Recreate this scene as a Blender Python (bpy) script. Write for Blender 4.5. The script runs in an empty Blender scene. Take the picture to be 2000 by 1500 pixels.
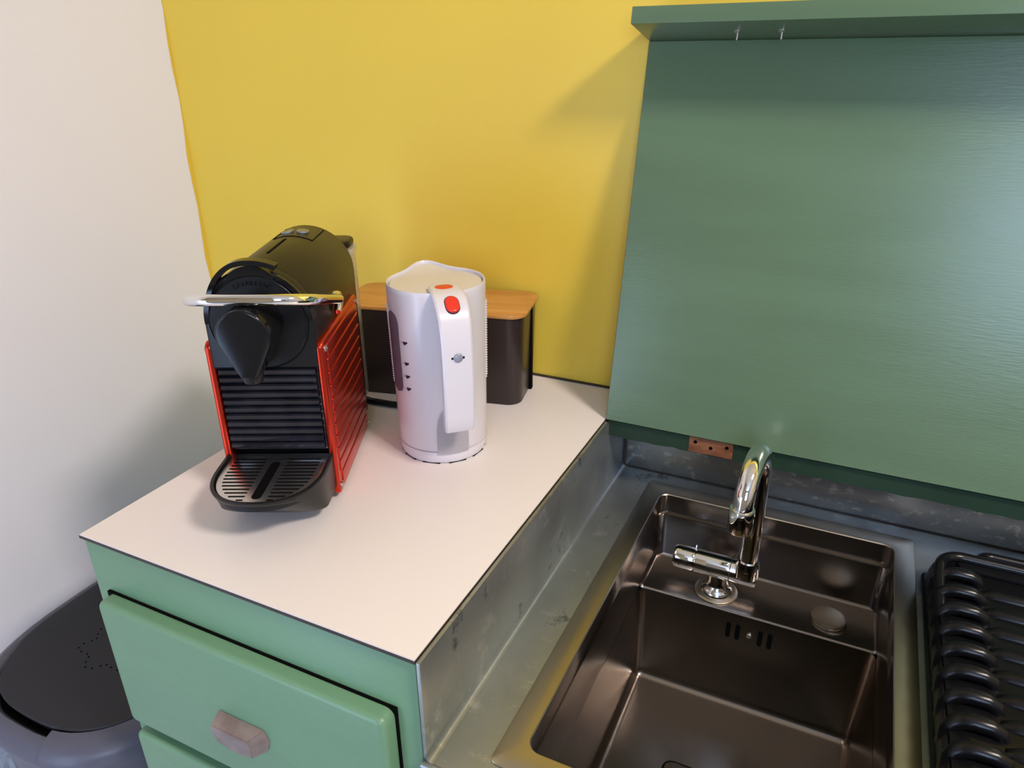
import bpy, bmesh, math, random
from mathutils import Vector, Matrix
random.seed(7)
PI = math.pi
scn = bpy.context.scene
COL = scn.collection

# ------------------------------------------------------------------ camera
YAW, PITCH, ROLL, CAM = -0.4497, 0.4227, -0.0097, (0.6294, -0.8785, 0.4167)
F_PX = 1429.6
cd = bpy.data.cameras.new('camera'); cam = bpy.data.objects.new('camera', cd); COL.objects.link(cam)
_fw = Vector((math.sin(YAW)*math.cos(PITCH), math.cos(YAW)*math.cos(PITCH), -math.sin(PITCH)))
_rt = Vector((math.cos(YAW), -math.sin(YAW), 0)); _up = _rt.cross(_fw)
_r2 = _rt*math.cos(ROLL) + _up*math.sin(ROLL); _u2 = -_rt*math.sin(ROLL) + _up*math.cos(ROLL)
cam.matrix_world = Matrix(((_r2.x, _u2.x, -_fw.x, CAM[0]), (_r2.y, _u2.y, -_fw.y, CAM[1]), (_r2.z, _u2.z, -_fw.z, CAM[2]), (0, 0, 0, 1)))
cd.sensor_width = 36; cd.lens = F_PX*36/2000; cd.clip_start = 0.01
scn.camera = cam

# ------------------------------------------------------------------ world, lights, exposure
w = bpy.data.worlds.new('world'); scn.world = w; w.use_nodes = True
w.node_tree.nodes['Background'].inputs[0].default_value = (0.62, 0.75, 1.0, 1)
w.node_tree.nodes['Background'].inputs[1].default_value = 1.0

def area(name, loc, target, sx, sy, power, col):
    l = bpy.data.lights.new(name, 'AREA'); l.shape = 'RECTANGLE'; l.size = sx; l.size_y = sy
    l.energy = power; l.color = col
    o = bpy.data.objects.new(name, l); COL.objects.link(o); o.location = loc
    o.rotation_euler = (Vector(target) - Vector(loc)).to_track_quat('-Z', 'Y').to_euler()
    return o
area('ceiling_light_lamp', (1.72, -0.85, 1.585), (1.72, -0.85, 0), 0.34, 0.34, 46, (1.0, 0.89, 0.82))
area('window_light_right', (1.52, -3.02, 0.95), (1.52, 0, 0.95), 0.86, 0.96, 38, (0.52, 0.68, 1.0))
area('added_blue_fill', (-0.20, -1.735, -0.20), (-0.20, 0, -0.20), 0.27, 1.16, 7.5, (0.50, 0.68, 1.0))  # blue fill added for the cabinet front and lower left wall, source made up
scn.view_settings.view_transform = 'Standard'
scn.view_settings.look = 'None'
scn.view_settings.exposure = 0.0
scn.view_settings.gamma = 1.0
scn.view_settings.use_curve_mapping = False

# ------------------------------------------------------------------ materials
def mat(name, col, rough=0.5, metal=0.0, var=0.0, vscale=8.0, vstretch=(1, 1, 1), col2=None, bump=0.0, bscale=200.0,
        bstretch=(1, 1, 1), coat=0.0, rvar=0.0, trans=0.0, ior=1.45, alpha=1.0, spec=0.5, aniso=0.0):
    m = bpy.data.materials.new(name); m.use_nodes = True
    nt = m.node_tree; N = nt.nodes; L = nt.links; p = N['Principled BSDF']
    p.inputs['Base Color'].default_value = (*col, 1); p.inputs['Roughness'].default_value = rough
    p.inputs['Metallic'].default_value = metal; p.inputs['IOR'].default_value = ior
    p.inputs['Coat Weight'].default_value = coat; p.inputs['Transmission Weight'].default_value = trans
    p.inputs['Alpha'].default_value = alpha; p.inputs['Specular IOR Level'].default_value = spec
    p.inputs['Anisotropic'].default_value = aniso
    tc = N.new('ShaderNodeTexCoord')
    def noise(scale, st, detail=4):
        mp = N.new('ShaderNodeMapping'); mp.inputs['Scale'].default_value = st; L.new(tc.outputs['Object'], mp.inputs['Vector'])
        n = N.new('ShaderNodeTexNoise'); n.inputs['Scale'].default_value = scale; n.inputs['Detail'].default_value = detail
        L.new(mp.outputs[0], n.inputs['Vector']); return n
    if col2 is not None or var > 0:
        n = noise(vscale, vstretch)
        r = N.new('ShaderNodeValToRGB'); r.color_ramp.elements[0].position = 0.35; r.color_ramp.elements[1].position = 0.65
        c2 = col2 if col2 is not None else tuple(max(0, c*(1-var)) for c in col)
        r.color_ramp.elements[0].color = (*c2, 1); r.color_ramp.elements[1].color = (*col, 1)
        L.new(n.outputs['Fac'], r.inputs[0]); L.new(r.outputs[0], p.inputs['Base Color'])
        if rvar > 0:
            mr = N.new('ShaderNodeMapRange'); mr.inputs['To Min'].default_value = max(0.02, rough-rvar); mr.inputs['To Max'].default_value = rough+rvar
            L.new(n.outputs['Fac'], mr.inputs['Value']); L.new(mr.outputs[0], p.inputs['Roughness'])
    if bump > 0:
        n2 = noise(bscale, bstretch, 2); b = N.new('ShaderNodeBump'); b.inputs['Strength'].default_value = bump
        b.inputs['Distance'].default_value = 0.001
        L.new(n2.outputs['Fac'], b.inputs['Height']); L.new(b.outputs[0], p.inputs['Normal'])
    return m

def speckled(m, col, scale, lo, hi, stretch=(1, 1, 1), amount=1.0):
    """real stains and limescale marks laid over a material's base colour"""
    nt = m.node_tree; N = nt.nodes; L = nt.links; p = N['Principled BSDF']
    tc = N.new('ShaderNodeTexCoord'); mp = N.new('ShaderNodeMapping'); mp.inputs['Scale'].default_value = stretch
    L.new(tc.outputs['Object'], mp.inputs['Vector'])
    n = N.new('ShaderNodeTexNoise'); n.inputs['Scale'].default_value = scale; n.inputs['Detail'].default_value = 8; n.inputs['Roughness'].default_value = .7
    L.new(mp.outputs[0], n.inputs['Vector'])
    r = N.new('ShaderNodeMapRange'); r.inputs['From Min'].default_value = lo; r.inputs['From Max'].default_value = hi; r.inputs['To Max'].default_value = amount
    L.new(n.outputs['Fac'], r.inputs['Value'])
    mx = N.new('ShaderNodeMix'); mx.data_type = 'RGBA'; L.new(r.outputs[0], mx.inputs['Factor'])
    src = p.inputs['Base Color'].links
    if src: L.new(src[0].from_socket, mx.inputs['A'])
    else: mx.inputs['A'].default_value = p.inputs['Base Color'].default_value
    mx.inputs['B'].default_value = (*col, 1)
    L.new(mx.outputs['Result'], p.inputs['Base Color'])

M = {}
M['white_wall'] = mat('white_wall_paint', (0.85, 0.84, 0.91), 0.70, var=0.02, vscale=3, bump=0.15, bscale=120)
M['yellow_wall'] = mat('yellow_wall_paint', (0.80, 0.56, 0.062), 0.42, var=0.03, vscale=4, bump=0.12, bscale=140)
M['ceiling'] = mat('ceiling_paint', (0.8, 0.78, 0.75), 0.8, var=0.02)
M['floor'] = mat('pale_floor_tile', (0.55, 0.56, 0.58), 0.4, var=0.12, vscale=6)
M['dark_room'] = mat('far_wall_paint', (0.34, 0.31, 0.28), 0.8, var=0.05)
M['green'] = mat('green_paint', (0.140, 0.270, 0.150), 0.36, var=0.07, vscale=2.5, vstretch=(1, 1, 6), bump=0.12, bscale=90, bstretch=(1, 6, 6), rvar=0.04)  # cabinet copy of the green, paler: its stronger light is put into the colour
M['green_lid_shaded'] = mat('green_lid_shaded_paint', (0.112, 0.180, 0.100), 0.25, var=0.10, vscale=3, vstretch=(1, 6, 6), bump=0.10, bscale=60, bstretch=(1, 9, 9), rvar=0.05)  # same green darkened: the dimmer light on the lid is put into the colour
M['laminate'] = mat('white_laminate', (0.79, 0.725, 0.69), 0.38, var=0.01, vscale=3)
M['dark_edge'] = mat('dark_laminate_edge', (0.045, 0.03, 0.022), 0.6, var=0.3, vscale=60)
M['zinc'] = mat('zinc_sheet', (0.40, 0.42, 0.405), 0.40, metal=0.85, col2=(0.29, 0.31, 0.30), vscale=9, rvar=0.06, bump=0.1, bscale=60)
speckled(M['zinc'], (0.62, 0.62, 0.58), 28, .57, .68, amount=.55)
speckled(M['zinc'], (0.10, 0.11, 0.11), 18, .61, .67, amount=.75)
M['zinc_stained'] = mat('limescaled_zinc', (0.36, 0.37, 0.37), 0.32, metal=0.9, col2=(0.24, 0.25, 0.26), vscale=9, vstretch=(1, 1, 2), rvar=0.10)
speckled(M['zinc_stained'], (0.70, 0.70, 0.66), 70, .55, .64, (1, 1, 1.6), .6)
M['steel'] = mat('brushed_sink_steel', (0.29, 0.255, 0.225), 0.24, metal=1.0, var=0.14, vscale=4, rvar=0.05, bump=0.02, bscale=400)
M['steel_flange'] = mat('sink_flange_steel', (0.48, 0.42, 0.33), 0.33, metal=1.0, var=0.12, vscale=9, rvar=0.06)
M['chrome'] = mat('chrome', (0.86, 0.86, 0.86), 0.04, metal=1.0, var=0.02)
M['black'] = mat('satin_black_plastic', (0.011, 0.011, 0.012), 0.32, var=0.2, bump=0.05, bscale=900, spec=0.28)
M['black_gloss'] = mat('gloss_black_plastic', (0.008, 0.008, 0.009), 0.14, var=0.1, spec=0.35)
M['smoke'] = mat('smoky_ribbed_plastic', (0.022, 0.022, 0.030), 0.05, var=0.5, vscale=40, coat=1.0)
M['slot'] = mat('slot_shadow_black', (0.003, 0.003, 0.003), 0.8, var=0.1, spec=0.05)
M['red'] = mat('red_metal_paint', (0.58, 0.040, 0.018), 0.24, metal=0.85, var=0.05, vscale=20)
M['tray_steel'] = mat('tray_steel', (0.66, 0.63, 0.61), 0.26, metal=1.0, var=0.1, vscale=20)
M['grey_button'] = mat('grey_button', (0.25, 0.25, 0.25), 0.3, metal=0.5, var=0.05)
M['tank'] = mat('clear_tank_plastic', (0.86, 0.84, 0.80), 0.12, trans=0.55, var=0.02)
M['ktl'] = mat('kettle_white_plastic', (0.66, 0.62, 0.645), 0.24, var=0.01, vscale=6)
M['ktl_lid_tint'] = mat('kettle_lid_bounce_tint', (0.66, 0.60, 0.53), 0.30, var=0.01)  # yellow wall's reflection put into the lid colour
M['ktl_red'] = mat('kettle_red_plastic', (0.72, 0.035, 0.018), 0.22, var=0.04)
M['ktl_window'] = mat('kettle_window_plastic', (0.30, 0.245, 0.30), 0.15, var=0.12, vscale=40)
M['print'] = mat('dark_print', (0.02, 0.015, 0.03), 0.5, var=0.1)
M['lamp_grey'] = mat('indicator_grey', (0.26, 0.27, 0.33), 0.12, var=0.1, vscale=90)
M['brown'] = mat('dark_brown_plastic', (0.030, 0.018, 0.016), 0.32, var=0.1, vscale=12)
M['bamboo'] = mat('bamboo_wood', (0.62, 0.30, 0.085), 0.35, col2=(0.50, 0.22, 0.05), vscale=9, vstretch=(1, 9, 9), bump=0.1, bscale=120, bstretch=(1, 10, 10))
M['bare_wood'] = mat('bare_reddish_wood', (0.33, 0.12, 0.05), 0.6, col2=(0.17, 0.06, 0.025), vscale=50, vstretch=(1, 1, 3))
M['green_rail_shaded'] = mat('green_rail_shaded_paint', (0.020, 0.048, 0.026), 0.45, var=0.2, vscale=10)  # rail green darkened to hold the shade under the overhanging lid
M['pewter'] = mat('pewter_handle', (0.40, 0.33, 0.32), 0.30, metal=0.9, col2=(0.30, 0.24, 0.23), vscale=60, rvar=0.06)
M['bin'] = mat('bin_grey_plastic', (0.085, 0.085, 0.115), 0.38, var=0.04, bump=0.05, bscale=600)
M['bin_lid'] = mat('bin_lid_plastic', (0.013, 0.013, 0.018), 0.50, var=0.08)
M['bag'] = mat('clear_plastic_film', (0.90, 0.95, 1.0), 0.08, trans=0.75, var=0.02, ior=1.25)
M['rubber'] = mat('black_rack_plastic', (0.005, 0.005, 0.006), 0.27, spec=0.33, var=0.1, bump=0.04, bscale=700)
M['screw'] = mat('screw_metal', (0.55, 0.53, 0.50), 0.3, metal=1.0, var=0.1)
M['lamp'] = mat('lamp_diffuser', (0.9, 0.88, 0.82), 0.6, var=0.01)
nt = M['lamp'].node_tree.nodes['Principled BSDF']; nt.inputs['Emission Color'].default_value = (1, .9, .78, 1); nt.inputs['Emission Strength'].default_value = 4.0

# ------------------------------------------------------------------ mesh helpers
def BM(): return bmesh.new()

def finish(bm, sharp=38):
    bmesh.ops.recalc_face_normals(bm, faces=bm.faces[:])
    for f in bm.faces: f.smooth = True
    a = math.radians(sharp)
    for e in bm.edges:
        e.smooth = not (len(e.link_faces) == 2 and e.calc_face_angle(0) > a)

def obj(name, bm, m, parent=None, world=False, sharp=38):
    if world and parent is not None:
        top = parent
        while top.parent: top = top.parent
        bm.transform(top.matrix_basis.inverted())
    finish(bm, sharp)
    me = bpy.data.meshes.new(name); bm.to_mesh(me); bm.free()
    me.materials.append(M[m] if isinstance(m, str) else m)
    o = bpy.data.objects.new(name, me); COL.objects.link(o)
    if parent is not None: o.parent = parent
    return o

def thing(name, label, cat, loc=(0, 0, 0), rz=0, group=None):
    o = bpy.data.objects.new(name, None); COL.objects.link(o); o.empty_display_size = .03
    o.location = loc; o.rotation_euler = (0, 0, rz); o['label'] = label; o['category'] = cat
    o.matrix_basis = Matrix.Translation(loc) @ Matrix.Rotation(rz, 4, 'Z')
    if group: o['group'] = group
    return o

def tag(o, label, cat, group=None):
    o['label'] = label; o['category'] = cat
    if group: o['group'] = group
    return o

def struct(name, bm, m):
    o = obj(name, bm, m); o['kind'] = 'structure'; return o

def merge(bm, t, mtx=None):
    if mtx is not None: t.transform(mtx)
    me = bpy.data.meshes.new('tmp'); t.to_mesh(me); bm.from_mesh(me); bpy.data.meshes.remove(me); t.free()
    return bm

def box(bm, x0, x1, y0, y1, z0, z1, bev=0.0, seg=2, mtx=None):
    t = bmesh.new()
    r = bmesh.ops.create_cube(t, size=1)
    for v in t.verts:
        v.co = Vector(((x0+x1)/2+v.co.x*(x1-x0), (y0+y1)/2+v.co.y*(y1-y0), (z0+z1)/2+v.co.z*(z1-z0)))
    if bev > 0: bmesh.ops.bevel(t, geom=t.edges[:], offset=bev, segments=seg, profile=.6, affect='EDGES')
    return merge(bm, t, mtx)

def rrect(x0, x1, y0, y1, r, n=6):
    rs = r if isinstance(r, (tuple, list)) else (r, r, r, r)
    out = []
    for (cx, cy, a0, q) in ((x1-rs[0], y1-rs[0], 0, rs[0]), (x0+rs[1], y1-rs[1], 90, rs[1]), (x0+rs[2], y0+rs[2], 180, rs[2]), (x1-rs[3], y0+rs[3], 270, rs[3])):
        for i in range(n+1):
            a = math.radians(a0+90*i/n); out.append((cx+q*math.cos(a), cy+q*math.sin(a)))
    return out

def loft(bm, loops, cap0=True, cap1=True, close=True):
    rows = [[bm.verts.new(p) for p in lp] for lp in loops]
    n = len(rows[0])
    for a, b in zip(rows, rows[1:]):
        for i in range(n if close else n-1):
            j = (i+1) % n
            try: bm.faces.new((a[i], a[j], b[j], b[i]))
            except ValueError: pass
    if cap0: bm.faces.new(rows[0][::-1])
    if cap1: bm.faces.new(rows[-1])
    return rows

def prism(bm, poly, z0, z1, rnd=0.0, seg=3, mtx=None, both=True):
    """extrude a convex-ish outline in z with softly rounded rims"""
    cx = sum(p[0] for p in poly)/len(poly); cy = sum(p[1] for p in poly)/len(poly)
    def inset(d):
        out = []; n = len(poly)
        for i in range(n):
            a = Vector(poly[i-1]); b = Vector(poly[i]); c = Vector(poly[(i+1) % n])
            d1 = (b-a); d2 = (c-b)
            if d1.length < 1e-9: d1 = d2
            if d2.length < 1e-9: d2 = d1
            t = (d1.normalized()+d2.normalized())
            if t.length < 1e-9: t = d1
            t.normalize(); nn = Vector((-t.y, t.x))
            out.append((b.x+nn.x*d, b.y+nn.y*d))
        return out
    area2 = sum(poly[i-1][0]*poly[i][1]-poly[i][0]*poly[i-1][1] for i in range(len(poly)))
    s = 1 if area2 > 0 else -1
    t = bmesh.new(); loops = []
    if rnd > 0 and both:
        for k in range(seg+1):
            a = (PI/2)*k/seg; loops.append([(x, y, z0+rnd*(1-math.sin(a))) for x, y in inset(s*rnd*(1-math.cos(a)))] if False else [(x, y, z0+rnd*(1-math.cos(PI/2-a)) ) for x, y in inset(s*rnd*(1-math.sin(a)))])
    else: loops.append([(x, y, z0) for x, y in poly])
    if rnd > 0:
        for k in range(seg+1):
            a = (PI/2)*k/seg; loops.append([(x, y, z1-rnd*(1-math.sin(a))) for x, y in inset(s*rnd*(1-math.cos(a)))])
    else: loops.append([(x, y, z1) for x, y in poly])
    if rnd > 0 and both:
        loops[0:seg+1] = [[(x, y, z0+rnd*(1-math.sin(PI/2*k/seg))) for x, y in inset(s*rnd*(1-math.cos(PI/2*k/seg)))] for k in range(seg, -1, -1)]
    loft(t, loops)
    bmesh.ops.remove_doubles(t, verts=t.verts[:], dist=1e-6)
    return merge(bm, t, mtx)

def lathe(bm, prof, n=32, c=(0, 0), cap0=True, cap1=True, mtx=None):
    t = bmesh.new()
    loft(t, [[(c[0]+r*math.cos(2*PI*i/n), c[1]+r*math.sin(2*PI*i/n), z) for i in range(n)] for r, z in prof], cap0, cap1)
    return merge(bm, t, mtx)

def tube(bm, pts, rad, n=14, flat=1.0, up=None, caps=True):
    pts = [Vector(p) for p in pts]; rads = rad if isinstance(rad, (list, tuple)) else [rad]*len(pts)
    tang = [(pts[min(i+1, len(pts)-1)]-pts[max(i-1, 0)]).normalized() for i in range(len(pts))]
    u = Vector(up) if up else (Vector((0, 0, 1)) if abs(tang[0].z) < .9 else Vector((1, 0, 0)))
    loops = []
    for p, t, r in zip(pts, tang, rads):
        s = t.cross(u).normalized(); v = s.cross(t).normalized(); u = v if up is None else u
        loops.append([tuple(p+s*(r*math.cos(2*PI*k/n))+v*(r*flat*math.sin(2*PI*k/n))) for k in range(n)])
    loft(bm, loops, caps, caps)
    return bm

def arcpts(c, r, a0, a1, n, plane='xz'):
    out = []
    for i in range(n+1):
        a = math.radians(a0+(a1-a0)*i/n); p, q = r*math.cos(a), r*math.sin(a)
        out.append({'xz': (c[0]+p, c[1], c[2]+q), 'yz': (c[0], c[1]+p, c[2]+q), 'xy': (c[0]+p, c[1]+q, c[2])}[plane])
    return out

def axis_mtx(origin, zdir, xdir=None):
    z = Vector(zdir).normalized(); x = Vector(xdir) if xdir else (Vector((1, 0, 0)) if abs(z.x) < .9 else Vector((0, 1, 0)))
    x = (x-z*x.dot(z)).normalized(); y = z.cross(x)
    return Matrix(((x.x, y.x, z.x, origin[0]), (x.y, y.y, z.y, origin[1]), (x.z, y.z, z.z, origin[2]), (0, 0, 0, 1)))

def screw_bm(origin, nrm, r=.003, h=.0012):
    bm = BM(); mt = axis_mtx(origin, nrm)
    lathe(bm, [(r, -.001), (r, h*.5), (r*.75, h), (r*.45, h), (r*.40, h*.45), (.0001, h*.45)], 14, mtx=mt)
    return bm

# ------------------------------------------------------------------ the room
FL, CE = -0.85, 1.65
XL, XR, YF = -0.364, 2.7, -3.1
t = 0.08
bm = BM(); box(bm, XL-t, XR+t, YF-t, t, FL-t, FL); struct('floor', bm, 'floor')
bm = BM(); box(bm, XL-t, XR+t, YF-t, t, CE, CE+t); struct('ceiling', bm, 'ceiling')
bm = BM(); box(bm, XL-t, XL, YF, t, FL, CE); struct('wall_left', bm, 'white_wall')
# made-up return wall and glazed door frame, added around the blue fill light
gx0, gx1 = -.36, -.03
bm = BM(); box(bm, XL, gx0, -1.84, -1.76, FL, CE); box(bm, gx1, .48, -1.84, -1.76, FL, CE); box(bm, gx0, gx1, -1.84, -1.76, .42, CE); struct('wall_added', bm, 'dark_room')
bm = BM(); box(bm, gx0, gx0+.02, -1.80, -1.77, FL, .42, .003); box(bm, gx1-.02, gx1, -1.80, -1.77, FL, .42, .003); box(bm, gx0+.02, gx1-.02, -1.80, -1.77, .40, .42, .003); box(bm, gx0+.02, gx1-.02, -1.80, -1.77, FL, FL+.08, .003); struct('door_added_1', bm, 'ktl')
bm = BM(); box(bm, XL, XR, 0, t, FL, CE); struct('wall_back', bm, 'yellow_wall')
bm = BM(); box(bm, XR, XR+t, YF, t, FL, CE); struct('wall_right', bm, 'dark_room')
# front wall, behind the camera, with two window openings
wins = [(1.08, 1.96, 0.46, 1.44)]
bm = BM(); xs = [XL, wins[0][0], wins[0][1], XR]
for i in (0, 2): box(bm, xs[i], xs[i+1], YF-t, YF, FL, CE)
for a in wins: box(bm, a[0], a[1], YF-t, YF, FL, a[2]); box(bm, a[0], a[1], YF-t, YF, a[3], CE)
struct('wall_front', bm, 'dark_room')
for i, a in enumerate(wins):
    bm = BM(); f = .035
    box(bm, a[0], a[1], YF-.05, YF-.01, a[2], a[2]+f, .003); box(bm, a[0], a[1], YF-.05, YF-.01, a[3]-f, a[3], .003)
    box(bm, a[0], a[0]+f, YF-.05, YF-.01, a[2]+f, a[3]-f, .003); box(bm, a[1]-f, a[1], YF-.05, YF-.01, a[2]+f, a[3]-f, .003)
    mx = (a[0]+a[1])/2; box(bm, mx-.015, mx+.015, YF-.045, YF-.015, a[2]+f, a[3]-f, .003)
    struct('window_%d' % (i+1), bm, 'ktl')
# uneven paint line where the white wall meets the yellow one
bm = BM(); loops = []
nz = 60
for side in (0, 1):
    pass
va, vb = [], []
for k in range(nz+1):
    z = FL+(CE-FL)*k/nz; wv = .0035+.0022*math.sin(k*1.7)+.0018*math.sin(k*.53+1)
    va.append(bm.verts.new((XL+.0004, -.0006-wv, z))); vb.append(bm.verts.new((XL+.0004, -.0002, z)))
for k in range(nz): bm.faces.new((va[k], vb[k], vb[k+1], va[k+1]))
struct('trim_1', bm, 'yellow_wall')

# ceiling lamp behind the camera, over the kitchen
r = thing('ceiling_light', 'square white ceiling light above the kitchen', 'light', (1.72, -0.85, CE))
bm = BM(); prism(bm, rrect(-.21, .21, -.21, .21, .03), -.03, 0, .004); obj('frame', bm, 'ktl', r)
bm = BM(); prism(bm, rrect(-.185, .185, -.185, .185, .02), -.05, -.03, .008); obj('diffuser', bm, 'lamp', r)

# ------------------------------------------------------------------ drawer cabinet (left) and white worktop
D, W = 0.534, 0.380
r = thing('drawer_cabinet', 'green painted drawer cabinet under the white worktop', 'cabinet', (W/2, -D/2, FL))
bm = BM(); box(bm, 0.002, W-.002, -D+.002, -.004, FL+.06, -.0042, .0010); box(bm, .02, W-.02, -D+.05, -.01, FL, FL+.06)
obj('carcass', bm, 'green', r, True)
tops = [-.0610, -.2350, -.409, -.58]
for i, zt in enumerate(tops):
    zb = (tops[i+1] if i < 3 else -.76)+.016
    x0, x1 = .0215, .356
    bm = BM()
    # drawer front: thick slab, face edges rounded over
    poly = rrect(x0, x1, zb, zt, .0085, 4)
    mt = Matrix(((1, 0, 0, 0), (0, 0, -1, -D+.0005), (0, 1, 0, 0), (0, 0, 0, 1)))
    prism(bm, poly, 0.0015, .0165, .0052, 4, mtx=mt, both=False)
    d = obj('drawer', bm, 'green', r, True)
    bm = BM(); box(bm, x0-.0016, x1+.0016, -D-.0012, -D+.0015, zb-.001, zt+.0009); obj('shadow_gap', bm, 'slot', r, True)
    # faceted cup handle
    cx, cz, yb = .193, zt-.0835, -D-.0160
    h = BM()
    L2, T, B = .0275, .008, -.011
    back = [(-L2, 0, T), (L2, 0, T), (L2+.004, 0, 0), (L2-.006, 0, B-.006), (0, 0, B-.009), (-L2+.006, 0, B-.006), (-L2-.004, 0, 0)]
    front = [(-L2+.004, -.026, T-.004), (L2-.006, -.026, T-.004), (L2-.005, -.022, 0), (L2-.010, -.010, B-.002), (0, -.010, B-.005), (-L2+.010, -.010, B-.002), (-L2+.003, -.022, 0)]
    # body: sloping top facet, bulging lower facet, bevelled ends
    A = [(-L2, 0, .009), (L2, 0, .009), (L2+.005, 0, -.004), (L2-.001, 0, -.019), (0, 0, -.023), (-L2+.001, 0, -.019), (-L2-.005, 0, -.004)]
    Bq = [(-L2+.003, -.015, .005), (L2-.008, -.015, .005), (L2-.006, -.0150, -.004), (L2-.008, -.0135, -.0175), (0, -.0135, -.0205), (-L2+.006, -.0135, -.0165), (-L2+.002, -.0150, -.004)]
    h_rows = loft(h, [[(cx+x, yb+y, cz+z) for x, y, z in A], [(cx+x, yb+y, cz+z) for x, y, z in Bq]])
    bmesh.ops.bevel(h, geom=h.edges[:], offset=.0009, segments=2, affect='EDGES')
    obj('handle', h, 'pewter', d, True, 20)

bm = BM(); box(bm, 0, W-.0012, -D, -.0005, -.0012, 0)
r = thing('worktop', 'white laminate worktop carrying the coffee machine and kettle', 'worktop', (W/2, -D/2, -.006))
obj('laminate_sheet', bm, 'laminate', r, True)
bm = BM(); box(bm, -.0006, W-.0006, -D-.0006, -.0005, -.0040, -.0012); obj('edge_band', bm, 'dark_edge', r, True)
bm = BM(); box(bm, .0005, W, -.004, 0.0, -.001, .0022); obj('sealant_line', bm, 'dark_edge', r, True)

# ------------------------------------------------------------------ zinc covered sink counter
ZD = -0.105
XE = 1.45
X0 = W+.0005
SX0, SX1, SY1, SY0 = .430, .745, -.0434, -.515
r = thing('sink_counter', 'zinc clad sunken counter around the sink', 'counter', (.9, -.27, ZD))
IX0, IX1, IY0, IY1 = .452, .724, -.491, -.0675
yb = -.017
bm = BM()
box(bm, X0, SX0+.008, -D-.002, yb, ZD-.003, ZD); box(bm, SX1-.008, XE, -D-.002, yb, ZD-.003, ZD)
box(bm, SX0+.008, SX1-.008, SY1-.008, yb, ZD-.003, ZD); box(bm, SX0+.008, SX1-.008, -D-.002, SY0+.008, ZD-.003, ZD)
obj('deck', bm, 'zinc', r, True)
bm = BM(); box(bm, X0, X0+.0035, -D-.001, -.0960, ZD+.0002, -.0012, .0008); box(bm, X0, X0+.0035, -.0960, yb, ZD+.0002, -.0070); obj('side_upstand', bm, 'zinc', r, True)
# soft fold between upstand and deck
bm = BM(); loops = []
for yy in (-D-.002, yb):
    loops.append([(X0+.0035, yy, ZD+.006)]+[(X0+.0035+.006*(1-math.cos(a)), yy, ZD+.006*(1-math.sin(a))+.0002) for a in [math.radians(q) for q in (15, 30, 45, 60, 75, 90)]]+[(X0+.0035, yy, ZD+.0001)])
loft(bm, loops); obj('fold', bm, 'zinc', r, True)
bm = BM(); box(bm, X0+.0035, XE, yb, -.001, ZD-.003, -.019, .0008); obj('back_upstand', bm, 'zinc_stained', r, True)
bm = BM(); tube(bm, [(X0, -D-.003, ZD-.003), (XE, -D-.003, ZD-.003)], .0035, 12); box(bm, X0, XE, -D-.006, -D-.003, ZD-.03, ZD-.003)
obj('front_nosing', bm, 'zinc', r, True)
bm = BM(); box(bm, X0+.004, X0+.0065, yb-.0015, yb+.001, ZD, -.02); obj('corner_seam', bm, 'dark_edge', r, True)
bm = BM(); box(bm, X0+.0035, XE, yb-.0012, yb+.0005, ZD, ZD+.0012); obj('back_seam', bm, 'dark_edge', r, True)

r = thing('sink_cabinet', 'green cabinet below the sunken zinc counter', 'cabinet', (.9, -.27, FL))
bm = BM()
box(bm, X0+.001, X0+.018, -D+.004, -.02, FL+.06, ZD-.004); box(bm, XE-.018, XE, -D+.004, -.02, FL+.06, ZD-.004)
box(bm, X0+.018, XE-.018, -.03, -.02, FL+.06, ZD-.004); box(bm, X0+.018, XE-.018, -D+.004, -.03, FL+.06, FL+.078)
box(bm, X0+.018, XE-.018, -D+.004, -D+.022, ZD-.06, ZD-.004); box(bm, X0+.03, XE-.03, -D+.06, -.03, FL, FL+.06)
obj('carcass', bm, 'green', r, True)
for k in range(2):
    a = X0+.02+k*.517; bm = BM(); box(bm, a, a+.50, -D-.016, -D+.003, FL+.07, ZD-.05, .004)
    d = obj('door', bm, 'green', r, True)
    bm = BM(); box(bm, a+(.44 if k == 0 else .04), a+(.46 if k == 0 else .06), -D-.036, -D-.015, -.30, -.22, .004); obj('handle', bm, 'pewter', d, True)

# ------------------------------------------------------------------ sink
r = thing('sink', 'stainless steel inset sink with a stepped back ledge', 'sink', (.588, -.28, ZD))
ZS, ZB, ZL = -.193, -.332, -.130
n = 8
def loop3(x0, x1, y0, y1, rad, z): return [(x, y, z) for x, y in rrect(x0, x1, y0, y1, rad, n)]
bm = BM()
loft(bm, [loop3(SX0, SX1, SY0, SY1, .006, ZD+.0002), loop3(SX0, SX1, SY0, SY1, .006, ZD+.0012),
          loop3(SX0+.0006, SX1-.0006, SY0+.0006, SY1-.0006, .006, ZD+.0016),
          loop3(IX0-.001, IX1+.001, IY0-.001, IY1+.001, .013, ZD+.0016),
          loop3(IX0, IX1, IY0, IY1, .012, ZD+.0006)], False, False)
obj('flange', bm, 'steel_flange', r, True)
YS = -.148   # front edge of the tap ledge
YK = IY1-.006
bm = BM()
L = []
L.append(loop3(IX0, IX1, IY0, IY1, .012, ZD+.0006))
L.append(loop3(IX0, IX1, IY0, IY1, .012, ZL+.0008))
L.append(loop3(IX0+.0003, IX1-.0003, IY0+.0003, YK+.002, .012, ZL))
L.append(loop3(IX0+.0005, IX1-.0005, IY0+.0005, YK, .012, ZL-.001))
L.append(loop3(IX0+.001, IX1-.001, IY0+.0008, YK-.0005, .012, ZS+.004))
L.append(loop3(IX0+.001, IX1-.001, IY0+.0008, YK-.0005, .012, ZS-.012))
loft(bm, L, False, False)
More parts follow.
